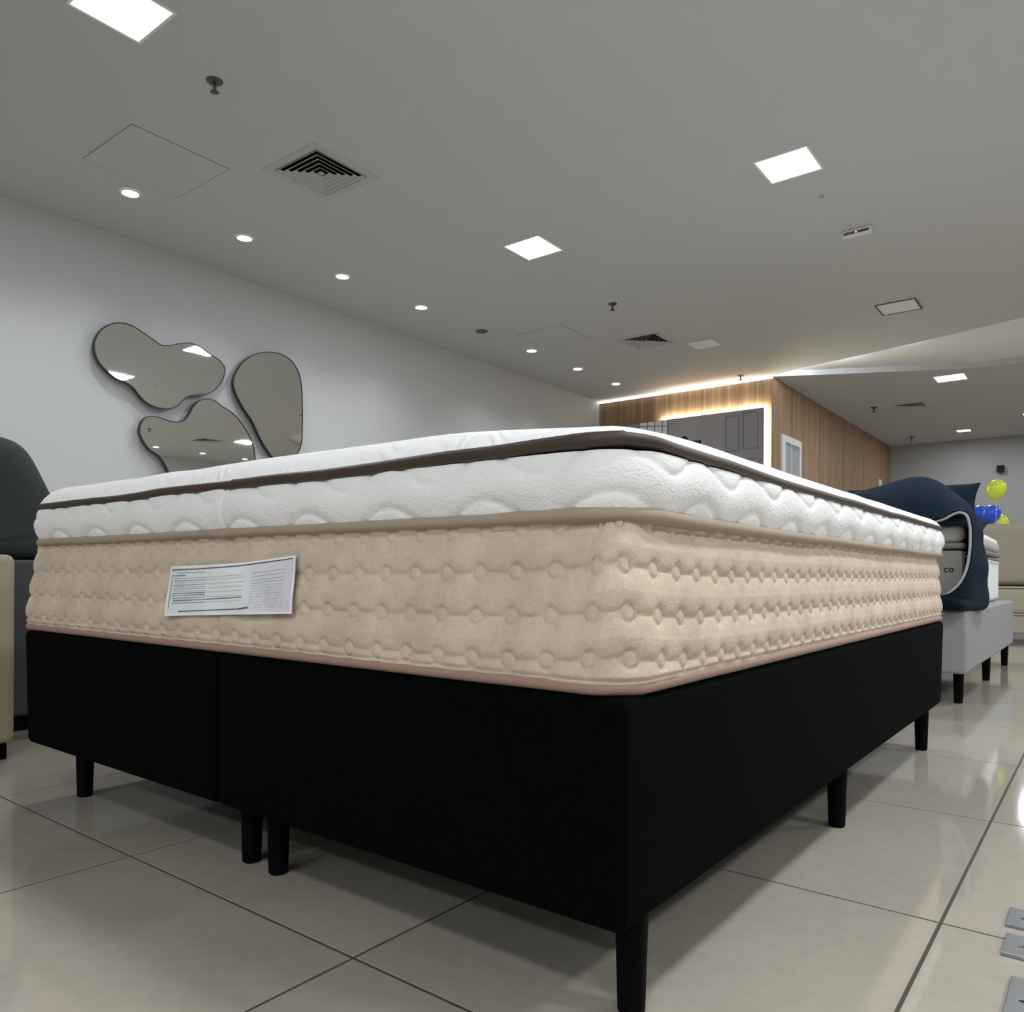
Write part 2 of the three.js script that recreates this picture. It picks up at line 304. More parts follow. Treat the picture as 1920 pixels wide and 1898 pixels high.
function sprinkler(x, z, y, label, s = 1) {
  const t = thing('sprinkler', label, 'sprinkler', [x, y, z]); t.scale.setScalar(s);
  part('cover_plate', new THREE.LatheGeometry([[0.001, -0.004], [0.012, -0.014], [0.034, -0.008], [0.042, 0]].map((p) => new THREE.Vector2(...p)), 24), M.darkMetal, t);
  part('stem', new THREE.CylinderGeometry(0.0075, 0.0095, 0.045, 14).translate(0, -0.030, 0), M.darkMetal, t);
  const teeth = []; for (let k = 0; k < 10; k++) teeth.push(box(0.006, 0.003, 0.016, 0, 0, 0.014).rotateY(k * Math.PI / 5));
  part('deflector', [new THREE.CylinderGeometry(0.012, 0.014, 0.008, 14), ...teeth].map((g) => g.translate(0, -0.056, 0)), M.darkMetal, t);
}
sprinkler(-3.183, -1.444, ROOM, 'dark fire sprinkler at the upper left of the ceiling', 1);
sprinkler(-3.21, -5.445, ROOM, 'dark fire sprinkler in mid ceiling above the far air vent', 1);
sprinkler(-3.23, -8.6, ROOM, 'dark fire sprinkler in front of the oak wall light strip', 1);
sprinkler(-2.35, -11.5, FAR_ROOM, 'dark fire sprinkler beside the far aisle air vent', 1.2);
sprinkler(-2.395, -14.45, FAR_ROOM, 'dark fire sprinkler near the far end of the oak side wall', 1.2);
sprinkler(2.105, -6.09, ROOM, 'dark fire sprinkler seen reflected in the lowest mirror', 1);

function hatch(x0, x1, z0, z1, label) {
  const t = thing('access_panel', label, 'access panel', [(x0 + x1) / 2, ROOM, (z0 + z1) / 2]), a = (x1 - x0) / 2, b = Math.abs(z1 - z0) / 2, w = 0.004;
  part('joint', [span(-a, a, -0.0012, 0, -b, -b + w), span(-a, a, -0.0012, 0, b - w * 0.4, b), span(-a, -a + w * 0.4, -0.0012, 0, -b, b), span(a - w, a, -0.0012, 0, -b, b)], M.gap, t);
  part('panel', span(-a + w, a - w, -0.002, 0, -b + w, b - w), M.ceiling, t);
}
hatch(-4.49, -3.89, -1.375, -1.98, 'large flush ceiling hatch left of the big air vent');
hatch(-4.49, -3.915, -5.66, -6.28, 'flush ceiling hatch left of the far air vent');
{
  const t = thing('emergency_light', 'small white ceiling box with a red indicator light', 'emergency light', [-1.036, ROOM, -5.15]);
  part('housing', rbox(0.2, 0.045, 0.055, 0.008, 0, -0.0225, 0), M.whitePlastic, t);
  part('lens', rbox(0.17, 0.018, 0.01, 0.003, 0, -0.030, 0.027), M.gap, t);
  part('indicator', new THREE.SphereGeometry(0.005, 12, 8).translate(0, -0.030, 0.033), M.redLed, t);
  const c = thing('blanking_cover', 'faint round white cover in the ceiling between downlights and panel', 'cover', [-3.85, ROOM, -3.895]);
  part('disc', new THREE.LatheGeometry([[0.0005, -0.006], [0.04, -0.006], [0.055, -0.003], [0.06, 0]].map((p) => new THREE.Vector2(...p)), 28), M.ceiling, c);
  const h = thing('ceiling_hook', 'tiny grey hook in the ceiling below the right lit panel', 'hook', [-1.094, ROOM, -4.503]);
  part('hook', [new THREE.CylinderGeometry(0.012, 0.016, 0.006, 12).translate(0, -0.003, 0), new THREE.TorusGeometry(0.010, 0.003, 8, 16).translate(0, -0.017, 0)], M.louvre, h);
}

// ------------------------------------------------------------------ oak wall: backlit bedroom picture
{
  const x0 = -5.05, x1 = -3.013, y1 = 2.612, y0 = 1.42, z = WALL_WOOD + 0.06;
  const t = thing('backlit_picture', 'large dark grey bedroom picture glowing at its edges on the oak wall', 'picture', [0, 0, 0]);
  part('panel', span(x0, x1, y0, y1, z - 0.02, z), M.dark, t);
  const art = canvasTex(1024, 600, (c, w, h) => {
    const px = (x, y) => [(x - x0) / (x1 - x0) * w, (y1 - y) / (y1 - y0) * h];
    c.fillStyle = '#5c595c'; c.fillRect(0, 0, w, h);
    let g = c.createLinearGradient(0, 0, w, 0); g.addColorStop(0, '#88888d'); g.addColorStop(0.1, '#9a9a9f'); g.addColorStop(0.5, '#aeacb1'); g.addColorStop(1, '#9b98a1'); c.fillStyle = g; c.fillRect(0, 0, w, h);
    const poly = (pts, f) => { c.fillStyle = f; c.beginPath(); pts.forEach((p, i) => c[i ? 'lineTo' : 'moveTo'](p[0] * w, p[1] * h)); c.fill(); };
    poly([[0.16, 0.0], [0.36, 0.0], [0.35, 1], [0.15, 1]], '#eef0f2');         // window
    c.strokeStyle = '#55585c'; c.lineWidth = 5;
    for (const u of [0.215, 0.27, 0.325]) { c.beginPath(); c.moveTo(u * w, 0); c.lineTo((u - 0.005) * w, h); c.stroke(); }
    for (const v of [0.04, 0.22, 0.44, 0.66]) { c.beginPath(); c.moveTo(0.155 * w, v * h); c.lineTo(0.355 * w, (v + 0.03) * h); c.stroke(); }
    c.lineWidth = 14; c.strokeStyle = '#8d8f92'; c.beginPath(); c.moveTo(0.365 * w, 0); c.lineTo(0.36 * w, h); c.stroke();
    c.filter = 'none';
    const frame = (u0, v0, u1, v1) => { c.lineWidth = 7; c.strokeStyle = '#77747a'; c.strokeRect(u0 * w + 3, v0 * h + 3, (u1 - u0) * w, (v1 - v0) * h); c.lineWidth = 3; c.strokeStyle = '#98959b'; c.strokeRect(u0 * w - 2, v0 * h - 2, (u1 - u0) * w, (v1 - v0) * h); };
    frame(0.76, 0.05, 0.845, 0.42); frame(0.875, 0.03, 0.965, 0.41); frame(0.79, 0.52, 0.87, 0.9); frame(0.9, 0.52, 0.98, 0.9);
    c.fillStyle = '#17191f'; c.fillRect(0.50 * w, 0.27 * h, 0.10 * w, 0.5 * h);  // dark headboard
    c.fillStyle = '#1d1512'; c.beginPath(); c.ellipse(0.475 * w, 0.29 * h, 0.034 * w, 0.085 * h, 0.3, 0, 7); c.fill();   // dark-haired head
    c.fillStyle = '#6d4a42'; c.beginPath(); c.ellipse(0.46 * w, 0.31 * h, 0.016 * w, 0.05 * h, 0.3, 0, 7); c.fill();
  });
  const pl = new THREE.PlaneGeometry(x1 - x0 - 0.006, y1 - y0 - 0.006).translate((x0 + x1) / 2, (y0 + y1) / 2, z + 0.0008);
  part('print', pl, new THREE.MeshPhysicalMaterial({ map: art, roughness: 0.5, clearcoat: 0.5, clearcoatRoughness: 0.06 }), t);
  const gl = part('led_edge', [span(-4.42, x1 - 0.012, y1 - 0.03, y1 - 0.018, WALL_WOOD + 0.004, z - 0.021), span(x1 - 0.03, x1 - 0.018, y0 + 0.03, y1 - 0.03, WALL_WOOD + 0.004, z - 0.021)], M.glowStrip, t);
  const l1 = new THREE.RectAreaLight(0xfff5e2, STRIP_POWER, x1 + 4.42, 0.03); l1.position.set((x1 - 4.42) / 2, y1 - 0.012, WALL_WOOD + 0.024); l1.lookAt((x1 - 4.42) / 2, y1 + 0.04, WALL_WOOD - 0.04); t.add(l1);
  const l2 = new THREE.RectAreaLight(0xfff6dc, STRIP_POWER, 0.03, y1 - y0); l2.position.set(x1 - 0.012, (y0 + y1) / 2, WALL_WOOD + 0.024); l2.rotation.y = -Math.PI / 2; t.add(l2);
}
{ // framed sheet and switch on the oak side wall
  const t = thing('framed_notice', 'white framed grey printed notice hanging on the oak side wall', 'framed notice', [WOOD_X, 0, 0]);
  const y0 = 1.55, y1 = 2.33, z0 = -9.17, z1 = -9.94, f = 0.085;
  part('frame', [span(0, 0.03, y1 - f, y1, z0, z1), span(0, 0.03, y0, y0 + f, z0, z1), span(0, 0.03, y0 + f, y1 - f, z0, z0 - f * 1.5), span(0, 0.03, y0 + f, y1 - f, z1, z1 + f * 0.7)], M.white, t);
  const s = canvasTex(256, 256, (c, w, h) => {
    c.fillStyle = '#a5a9ad'; c.fillRect(0, 0, w, h); c.fillStyle = '#7d8286'; c.fillRect(4, 4, w * 0.45, 9); c.fillRect(w * 0.55, 10, w * 0.42, 9);
    c.fillStyle = '#c9ccce'; c.fillRect(w * 0.46, 0, w * 0.06, h); for (let k = 0; k < 16; k++) { c.fillStyle = '#969a9e'; c.fillRect(8, 26 + k * 14, w * 0.36, 3); c.fillRect(w * 0.58, 30 + k * 14, w * 0.34, 3); }
  });
  part('sheet', new THREE.PlaneGeometry(z0 - z1 - f * 2.2, y1 - y0 - 2 * f).rotateY(Math.PI / 2).translate(0.012, (y0 + y1) / 2, (z0 + z1) / 2 - f * 0.4), std({ map: s, roughness: 0.6 }), t);
  const w = thing('wall_switch', 'small white switch plate low on the oak side wall by the navy blanket', 'switch', [WOOD_X, 2.16, -14.55]);
  part('plate', rbox(0.012, 0.26, 0.2, 0.004, 0.006, 0, 0), M.whitePlastic, w);
  part('rocker', rbox(0.008, 0.12, 0.09, 0.003, 0.014, 0, 0), M.white, w);
  const b = thing('wall_speaker', 'small black box fixed high on the far grey wall', 'speaker', [-1.133, 2.43, WALL_FAR]);
  part('housing', rbox(0.11, 0.12, 0.08, 0.01, 0, 0, 0.06), M.dark, b);
  part('bracket', box(0.04, 0.05, 0.022, 0, 0, 0.011), M.darkMetal, b);
}

// ------------------------------------------------------------------ three organic mirrors on the left wall
function orgMirror(pts, label, out) {
  const t = thing('mirror', label, 'mirror', [WALL_L, 0, 0]);
  const curve = new THREE.CatmullRomCurve3(pts.map(([z, y]) => new THREE.Vector3(z, y, 0)), true, 'centripetal').getSpacedPoints(220);
  const sh = new THREE.Shape(curve.map((p) => new THREE.Vector2(p.x, p.y)));
  const inset = (d) => { const n = 220, r = []; for (let i = 0; i < n; i++) { const a = curve[(i + n - 1) % n], b = curve[(i + 1) % n], q = curve[i]; let tx = b.x - a.x, ty = b.y - a.y; const l = Math.hypot(tx, ty); r.push(new THREE.Vector2(q.x - ty / l * d * out, q.y + tx / l * d * out)); } return r; };
  const turn = (g) => g.applyMatrix4(new THREE.Matrix4().set(0, 0, 1, 0, 0, 1, 0, 0, 1, 0, 0, 0, 0, 0, 0, 1));  // shape x -> world z, shape y -> y, depth -> x
  const fix = (g) => { const p = g.attributes.position, idx = g.index ? [...g.index.array] : [...Array(p.count).keys()]; for (let i = 0; i < idx.length; i += 3) [idx[i + 1], idx[i + 2]] = [idx[i + 2], idx[i + 1]]; g.setIndex(idx); const r = g.toNonIndexed(); r.computeVertexNormals(); return r; };
  const frame = new THREE.Shape(curve.map((p) => new THREE.Vector2(p.x, p.y))); frame.holes.push(new THREE.Path(inset(0.008)));
  part('frame', fix(turn(new THREE.ExtrudeGeometry(frame, { depth: 0.030, bevelEnabled: false }))).translate(0.044, 0, 0), M.mirrorFrame, t);
  part('glass', fix(turn(new THREE.ExtrudeGeometry(new THREE.Shape(inset(0.0078)), { depth: 0.018, bevelEnabled: false }))).translate(0.053, 0, 0), M.mirror, t);
  const c = pts.reduce((a, p) => [a[0] + p[0] / pts.length, a[1] + p[1] / pts.length], [0, 0]);
  part('wall_spacer', span(0, 0.046, c[1] - 0.1, c[1] + 0.1, c[0] - 0.1, c[0] + 0.1), M.mdf, t);
}
orgMirror([[-1.827, 2.143], [-1.851, 2.219], [-1.906, 2.290], [-1.995, 2.342], [-2.086, 2.349], [-2.179, 2.320], [-2.261, 2.284], [-2.324, 2.258], [-2.388, 2.268], [-2.474, 2.305], [-2.563, 2.329], [-2.638, 2.319], [-2.731, 2.279], [-2.818, 2.248], [-2.866, 2.193], [-2.859, 2.126], [-2.819, 2.045], [-2.749, 1.974], [-2.656, 1.931], [-2.551, 1.901], [-2.499, 1.857], [-2.456, 1.808], [-2.391, 1.776], [-2.306, 1.768], [-2.223, 1.787], [-2.162, 1.830], [-2.108, 1.886], [-2.056, 1.911], [-1.984, 1.927], [-1.921, 1.966], [-1.864, 2.018], [-1.836, 2.075]],
  'upper left pebble-shaped wall mirror with two lobes and a black rim', 1);
orgMirror([[-2.163, 1.617], [-2.190, 1.668], [-2.244, 1.701], [-2.307, 1.703], [-2.377, 1.691], [-2.449, 1.690], [-2.507, 1.712], [-2.552, 1.768], [-2.588, 1.834], [-2.641, 1.890], [-2.718, 1.917], [-2.781, 1.911], [-2.844, 1.879], [-2.915, 1.852], [-2.985, 1.806], [-3.045, 1.745], [-3.100, 1.670], [-3.130, 1.61], [-3.150, 1.53], [-3.150, 1.454], [-3.079, 1.347], [-2.946, 1.245], [-2.786, 1.186], [-2.601, 1.177], [-2.467, 1.206], [-2.402, 1.262], [-2.358, 1.340], [-2.309, 1.402], [-2.239, 1.440], [-2.191, 1.494], [-2.160, 1.556]],
  'lowest pebble-shaped wall mirror, partly hidden behind the bed', 1);
orgMirror([[-2.948, 2.144], [-2.989, 2.227], [-3.055, 2.308], [-3.158, 2.381], [-3.280, 2.424], [-3.407, 2.433], [-3.519, 2.396], [-3.596, 2.309], [-3.626, 2.188], [-3.637, 2.030], [-3.638, 1.838], [-3.624, 1.660], [-3.563, 1.557], [-3.451, 1.496], [-3.341, 1.506], [-3.261, 1.580], [-3.190, 1.676], [-3.115, 1.802], [-3.025, 1.907], [-2.957, 2.013], [-2.937, 2.083]],
  'right-hand drop-shaped wall mirror with a black rim', 1);

// ------------------------------------------------------------------ rounded-rectangle loops for mattresses
function rrLoop(x0, x1, z0, z1, rn, rf, fine, coarse) {              // x0 < x1, z0 < z1; starts at the far end of the +x side; s = 0 at the near corner
  const L = [], mids = []; let s = 0, s0 = 0;
  const line = (ax, az, bx, bz, nx, nz, st) => { const l = Math.hypot(bx - ax, bz - az), n = Math.max(2, Math.round(l / st)); for (let i = 0; i < n; i++) L.push({ x: ax + (bx - ax) * i / n, z: az + (bz - az) * i / n, nx, nz, s: s + l * i / n }); s += l; };
  const arc = (r, cx, cz, a0, st) => { const l = r * Math.PI / 2, n = Math.max(8, Math.round(l / st)); for (let i = 0; i < n; i++) { const a = a0 + Math.PI / 2 * i / n; L.push({ x: cx + r * Math.cos(a), z: cz + r * Math.sin(a), nx: Math.cos(a), nz: Math.sin(a), s: s + l * i / n }); } if (a0 === 0) s0 = s + l / 2; mids.push(s + l / 2); s += l; };
  line(x1, z0 + rf, x1, z1 - rn, 1, 0, fine); arc(rn, x1 - rn, z1 - rn, 0, fine); line(x1 - rn, z1, x0 + rf, z1, 0, 1, fine); arc(rf, x0 + rf, z1 - rf, Math.PI / 2, fine);
  line(x0, z1 - rf, x0, z0 + rf, -1, 0, coarse); arc(rf, x0 + rf, z0 + rf, Math.PI, coarse); line(x0 + rf, z0, x1 - rf, z0, 0, -1, coarse); arc(rf, x1 - rf, z0 + rf, Math.PI * 1.5, fine);
  L.push({ ...L[0], s }); for (const p of L) { p.c = Math.min(...mids.map((m) => Math.abs(p.s - m))); p.s -= s0; } return L;
}
function loft(L, prof, weld = true) {                           // prof(point) -> [[offset, y], ...]
  const P = [], UV = [], I = []; let n = 0;
  for (const p of L) { const q = prof(p); n = q.length; let v = 0, last = null; for (const [d, y] of q) { if (last) v += Math.hypot(d - last[0], y - last[1]); last = [d, y]; P.push(p.x + p.nx * d, y, p.z + p.nz * d); UV.push(p.s, y + v * 0.0); } }
  for (let i = 0; i < L.length - 1; i++) for (let j = 0; j < n - 1; j++) { const a = i * n + j, b = a + n; I.push(a, b, a + 1, b, b + 1, a + 1); }
  const g = new THREE.BufferGeometry(); g.setAttribute('position', new THREE.Float32BufferAttribute(P, 3)); g.setAttribute('uv', new THREE.Float32BufferAttribute(UV, 2)); g.setIndex(I); g.computeVertexNormals();
  const N = g.attributes.normal, last = (L.length - 1) * n;      // weld the normals of the closing seam
  for (let j = 0; j < n; j++) { const v = new THREE.Vector3(N.getX(j) + N.getX(last + j), N.getY(j) + N.getY(last + j), N.getZ(j) + N.getZ(last + j)).normalize(); N.setXYZ(j, v.x, v.y, v.z); N.setXYZ(last + j, v.x, v.y, v.z); }
  return g;
}
const SEAM = 0.787 - 0.05 + 0.039;                               // where the seam of the foot end lies along s

// ------------------------------------------------------------------ the large bed: two black bases
const legGeo = new THREE.LatheGeometry([[0.0001, 0], [0.014, 0], [0.0165, 0.003], [0.0205, 0.135], [0.0205, 0.16], [0.0001, 0.16]].map((p) => new THREE.Vector2(...p)), 28);
function bedBase(x0, x1, z0, z1, mat, label, legXs, legZs, taperX0, taperX1, bottomMat) {
  const t = thing('bed_base', label, 'bed base', [(x0 + x1) / 2, 0, (z0 + z1) / 2]), w = x1 - x0, d = z1 - z0, y0 = 0.125, y1 = 0.384;
  let g = rbox(w, y1 - y0, d, 0.014, 0, (y0 + y1) / 2, 0, 5);
  const p = g.attributes.position;
  for (let i = 0; i < p.count; i++) { const k = (y1 - p.getY(i)) / (y1 - y0), x = p.getX(i), z = p.getZ(i); p.setX(i, x - (x > 0 ? taperX1 : -taperX0) * k); p.setZ(i, z * (1 - 0.012 * k * (z < 0 ? 1 : 0))); }
  g.computeVertexNormals(); part('upholstered_box', metreUV(g), mat, t);
  for (const x of legXs) for (const z of legZs) { const l = part('leg', legGeo, M.leg, t); l.name = numbered('leg'); l.position.set(x - t.position.x, 0, z - t.position.z); }
  return t;
}
bedBase(-0.786, 0, -2.012, 0, M.black, 'right half of the split black bed base, nearest to the camera', [-0.728, -0.037], [-0.083, -0.96, -1.87], 0, 0.004);
bedBase(-1.588, -0.789, -2.012, 0, M.black, 'left half of the split black bed base, beside the dark sofa', [-1.47, -0.812], [-0.087, -0.96, -1.87], 0.02, 0);

// ------------------------------------------------------------------ the large mattress
{
  const t = thing('mattress', 'thick beige mattress with white pillow top and brown piping on black base', 'mattress', [0, 0, 0]);
  const B = rrLoop(-1.604, -0.003, -2.02, -0.003, 0.058, 0.034, 0.0024, 0.03);
  const T = rrLoop(-1.602, -0.014, -2.045, -0.030, 0.076, 0.036, 0.004, 0.03);
  const seamDip = (s) => Math.exp(-Math.pow((s - SEAM) / 0.004, 2));
  const Sfoot = 1.572 - 0.1 + 0.08, Sside = -(2.0 - 0.1 + 0.08);
  // rosette centres along s
  const cs = []; for (let k = 0; k < 40; k++) { cs.push(-0.0145 - 0.0585 * k); cs.push(0.036 + 0.0575 * k); } cs.sort((a, b) => a - b);
  const nearest = (s) => { let best = 9, c0 = 0; const i = s < 0.01 ? Math.round((-0.0145 - s) / 0.0585) : Math.round((s - 0.036) / 0.0575); for (const c of [-0.0145 - 0.0585 * Math.max(0, i), -0.0145, 0.036 + 0.0575 * Math.max(0, i), 0.036]) if (Math.abs(s - c) < best) { best = Math.abs(s - c); c0 = c; } return s - c0; };
  const ys = []; for (let y = 0.3975; y <= 0.5965; y += 0.0024) ys.push(y);
  const lower = loft(B, (p) => {
    const s = p.s, rise = 0.0145 * Math.exp(-Math.abs(s) / 0.12), dx = nearest(s), wob = 0.0022 * noise(s * 7 + 3, 1.5), out = [];
    const R = [0.4125 + rise + wob, 0.4645 + rise + wob, 0.5185 + rise + wob * 1.4, 0.572 + rise];
    for (const y of ys) {
      let dl = 9, rd = 9, above = false; for (const r of R) { const a = y - r; if (Math.abs(a) < Math.abs(dl)) dl = a; }
      rd = Math.hypot(dx, dl); const ang = Math.atan2(dl, dx);
      const line = Math.abs(dl), ros = Math.max(0, rd - 0.0105), D = Math.min(line, ros * 0.9);
const far = Math.max(0, rd - 0.0105);
      let puff = 0.0064 * (1 - Math.exp(-line / (dl > 0 ? 0.0060 : 0.0125)));
      puff -= 0.0018 * Math.exp(-line / 0.0013) * Math.min(1, far / 0.004);         // stitched crease
      puff -= 0.0036 * Math.exp(-far / (dl > 0 ? 0.0052 : 0.0060)) * (1 - Math.exp(-line / 0.005));   // fabric drawn in around each rosette
      const e = rd - 0.0102, cut = Math.exp(-Math.pow(e / 0.0013, 2)), scal = 0.5 + 0.5 * Math.cos(ang * 15);
      if (e < 0) puff = 0.0004 + 0.0016 * (1 - Math.pow(rd / 0.0102, 4)) + 0.0004 * scal * Math.pow(rd / 0.0102, 2);
      else puff += 0.0008 * (scal - 0.5) * Math.exp(-e / 0.0028);
      puff -= 0.0024 * cut * (0.6 + 0.4 * scal);                                      // stitched ring of the rosette
      puff += 0.0005 * noise(s * 26, y * 34) + 0.0030 * noise(s * 5 + 9, y * 9) + 0.0008 * noise(s * 60, 3) * Math.exp(-line / 0.01);
      puff -= 0.004 * seamDip(s);
      const up = Math.max(0, (y - 0.40) / 0.185), flare = -0.031 * (1 - 0.45 * Math.max(0, p.nx) - 0.4 * Math.max(0, -p.nx)) * Math.pow(up, 1.25) - 0.013 * Math.pow(up, 2.5) * Math.exp(-Math.pow(s / 0.06, 2)) - (y < 0.404 ? 0.004 : 0);
      out.push([flare + puff, y]);
    }
    return out;
  });
  part('quilted_side', lower, M.suede, t, 'beige quilted side with rows of stitched rosettes');
  // bottom binding
  part('bottom_binding', loft(B, (p) => { const w = 0.0014 * noise(p.s * 9, 4) - 0.0015 * seamDip(p.s), k = 0.0025 * Math.exp(-Math.abs(p.s) / 0.05); return [[-0.03, 0.3845], [-0.004, 0.3845 + w * 0.3], [0.002, 0.388], [0.003 + w, 0.394], [0.0, 0.3985 + w + k], [-0.008, 0.4005 + k]]; }), M.pinkTape, t, 'pinkish brown binding along the bottom edge');
  // tan tape between base and pillow top
  part('middle_binding', loft(T, (p) => { const w = 0.003 * noise(p.s * 5, 8), k = 0.004 * Math.exp(-Math.abs(p.s) / 0.16), j = 0.003 * Math.exp(-Math.pow((p.s - SEAM) / 0.03, 2)); return [[-0.006, 0.578 + w + k], [0.007, 0.5815 + w + k - j], [0.0105, 0.586 + w + k - j], [0.009, 0.591 + w + k], [0.006, 0.5955 + w * 0.5 + k], [-0.004, 0.599 + k]].map(([d, y]) => [d - 0.002 * seamDip(p.s), y]); }), M.tanTape, t, 'tan binding under the white pillow top');
  // white quilted band with wavy stitching
  const yw = []; for (let y = 0.594; y <= 0.6665; y += 0.0034) yw.push(y);
  const wl = 0.1775;
  part('pillow_top_side', loft(T, (p) => {
    const s = p.s, ph = (s + (s > 0 ? 0.0 : 0)) / wl * 2 * Math.PI, k = 0.005 * Math.exp(-Math.abs(s) / 0.12), out = [];
    const c1 = Math.cos(ph - 2 * Math.PI * 0.105 / wl), c2 = Math.cos(ph - 2 * Math.PI * 0.012 / wl);
    const yA = 0.6555 - 0.0165 * c1 + k + 0.003 * noise(s * 4, 2), yB = 0.598 + 0.0145 * c2 + k + 0.002 * noise(s * 4, 7);
    const sl1 = 1 / Math.hypot(1, 0.0165 * 2 * Math.PI / wl * Math.sin(ph - 2 * Math.PI * 0.105 / wl)), sl2 = 1 / Math.hypot(1, 0.0145 * 2 * Math.PI / wl * Math.sin(ph - 2 * Math.PI * 0.012 / wl));
    for (const y of yw) {
      const v = (y - 0.594) / 0.0725, D = Math.min(Math.abs(y - yA) * sl1, Math.abs(y - yB) * sl2);
      let d = 0.004 + 0.010 * Math.sin(Math.PI * Math.min(1, Math.max(0, v))) + 0.0056 * (1 - Math.exp(-D / 0.0048)) - 0.0050;
      d += 0.0035 * noise(s * 14, y * 30) + 0.0005 * noise(s * 90, y * 120) - 0.004 * seamDip(s);
      out.push([d, y]);
    }
    return out;
  }), M.fleece, t, 'white fleecy side of the pillow top with wavy quilting');
  // brown piping
  part('brown_piping', loft(T, (p) => {
    const w = 0.0035 * noise(p.s * 4.2, 12) + 0.0015 * noise(p.s * 11, 3), k = 0.0085 * Math.exp(-Math.abs(p.s) / 0.16), j = p.s > SEAM - 0.02 ? -0.003 : 0, f = p.s < 0 ? 0.86 : 1;
    return [[-0.010, 0.6595], [0.004, 0.6625], [0.0085, 0.6655], [0.0098, 0.671], [0.0085, 0.676], [0.004, 0.680], [-0.012, 0.682]].map(([d, y], i) => [d + (j && i > 1 && i < 5 ? -0.001 : 0), 0.671 + (y - 0.671) * f + w + k + (i > 2 ? j * 0.5 : 0)]);
  }), M.brownTape, t, 'dark brown piping around the top edge');
  // domed top panel
  const ds = [-0.004, 0.004, 0.012, 0.02, 0.03, 0.042, 0.056, 0.07, 0.085]; 
  const side = (x) => { const t = Math.max(0, Math.min(1, (x + 0.4) / 0.34)); return 1 - 0.22 * t * t * (3 - 2 * t); };
  const dome = (d) => 0.677 + 0.033 * (1 - Math.exp(-Math.max(0, d + 0.004) / 0.02)) + 0.032 * (1 - Math.exp(-Math.max(0, d + 0.004) / 0.12));
  const P = [], UV = [], I = [], n = T.length; let rings = 0;
  const cx = -0.811, cz = -1.037, hx = 0.7575, hz = 0.971;
  const inset = (p, d) => { const m = Math.min(d, Math.abs(p.s) < 0.1 ? 0.076 : 0.036); return [Math.max(-1.602 + d, Math.min(-0.014 - d, p.x - p.nx * m)), Math.max(-2.045 + d, Math.min(-0.030 - d, p.z - p.nz * m))]; };
  const frac = [0.25, 0.4, 0.6, 0.8, 1];
  const ring = (f) => { for (const p of T) { const [x, z, y] = f(p); P.push(x, y, z); UV.push(x, z); } rings++; };
  for (const d of ds) ring((p) => { const [x, z] = inset(p, d); const dc = Math.hypot(x, z), low = (1 - 0.5 * Math.exp(-dc * dc / 0.022)) * side(x); return [x, z, 0.677 + (dome(d) - 0.677) * low + (d > 0.015 ? 0.005 * noise(x * 9, z * 9) * Math.min(1, d / 0.06) : 0) + 0.0085 * Math.exp(-Math.abs(p.s) / 0.16) * Math.exp(-Math.max(0, d) / 0.05) + (0.0035 * noise(p.s * 4.2, 12)) * Math.exp(-Math.max(0, d) / 0.03)]; });
  for (const f of frac) ring((p) => { const d = 0.085, [x0, z0] = inset(p, d), g = 1 - f, x = cx + (x0 - cx) * g, z = cz + (z0 - cz) * g; const dc = Math.hypot(x, z), low = (1 - 0.5 * Math.exp(-dc * dc / 0.022)) * side(x); return [x, z, 0.677 + (dome(0.085 + f * 0.5) - 0.677) * low + 0.005 * noise(x * 9, z * 9)]; });
  for (let r = 0; r < rings - 1; r++) for (let i = 0; i < n - 1; i++) { const a = r * n + i, b = a + n; I.push(a, a + 1, b, a + 1, b + 1, b); }
  const g = new THREE.BufferGeometry(); g.setAttribute('position', new THREE.Float32BufferAttribute(P, 3)); g.setAttribute('uv', new THREE.Float32BufferAttribute(UV, 2)); g.setIndex(I.reverse()); g.computeVertexNormals();
  { const N = g.attributes.normal; if (N.getY(Math.floor(N.count * 0.7)) < 0) { g.setIndex(I.reverse()); g.computeVertexNormals(); } }
  part('top_panel', g, M.topPanel, t, 'white embossed top panel');
  // care label on the foot end
  const lab = canvasTex(1024, 300, (c, w, h) => {
    c.fillStyle = '#dfe6ea'; c.fillRect(0, 0, w, h);
    let g2 = c.createLinearGradient(0, 0, w, 0); g2.addColorStop(0, '#e6eef2'); g2.addColorStop(0.55, '#f3f9fa'); g2.addColorStop(1, '#dfdbe6'); c.fillStyle = g2; c.fillRect(12, 12, w - 24, h - 24);
    c.strokeStyle = '#53585d'; c.lineWidth = 5; const ln = (x0, y0, x1, y1, lw = 4, col = '#5a6066') => { c.lineWidth = lw; c.strokeStyle = col; c.beginPath(); c.moveTo(x0, y0); c.lineTo(x1, y1); c.stroke(); };
    ln(20, 24, w - 20, 14, 7, '#4d4f50'); ln(28, 60, 28, 255, 6); ln(28, 60, 170, 60, 5); ln(110, 275, 620, 268, 6, '#44494c'); ln(620, 268, 700, 262, 9, '#3f4447');
    let sd = 11; const rr = () => (sd = (sd * 16807) % 2147483647) / 2147483647;
    for (const y of [78, 92, 118, 142, 168, 196, 226]) { ln(50, y, 330, y - 3, 3 + rr() * 3, '#737b82'); ln(330, y - 4, 640, y - 6, 2.5, '#98a2a8'); }
    ln(60, 212, 640, 200, 6, '#5a6267'); ln(40, 182, 330, 176, 4, '#5a6267');
    for (let r = 0; r < 5; r++) for (let k = 0; k < 46; k++) { c.fillStyle = rr() > 0.5 ? '#8b949a' : '#b6bfc4'; c.fillRect(60 + k * 6 + rr() * 3, 100 + r * 26, 3 + rr() * 3, 5); }
    for (let k = 0; k < 30; k++) { c.fillStyle = '#6b7379'; c.fillRect(90 + k * 8, 34 + rr() * 10, 4, 6 + rr() * 6); }
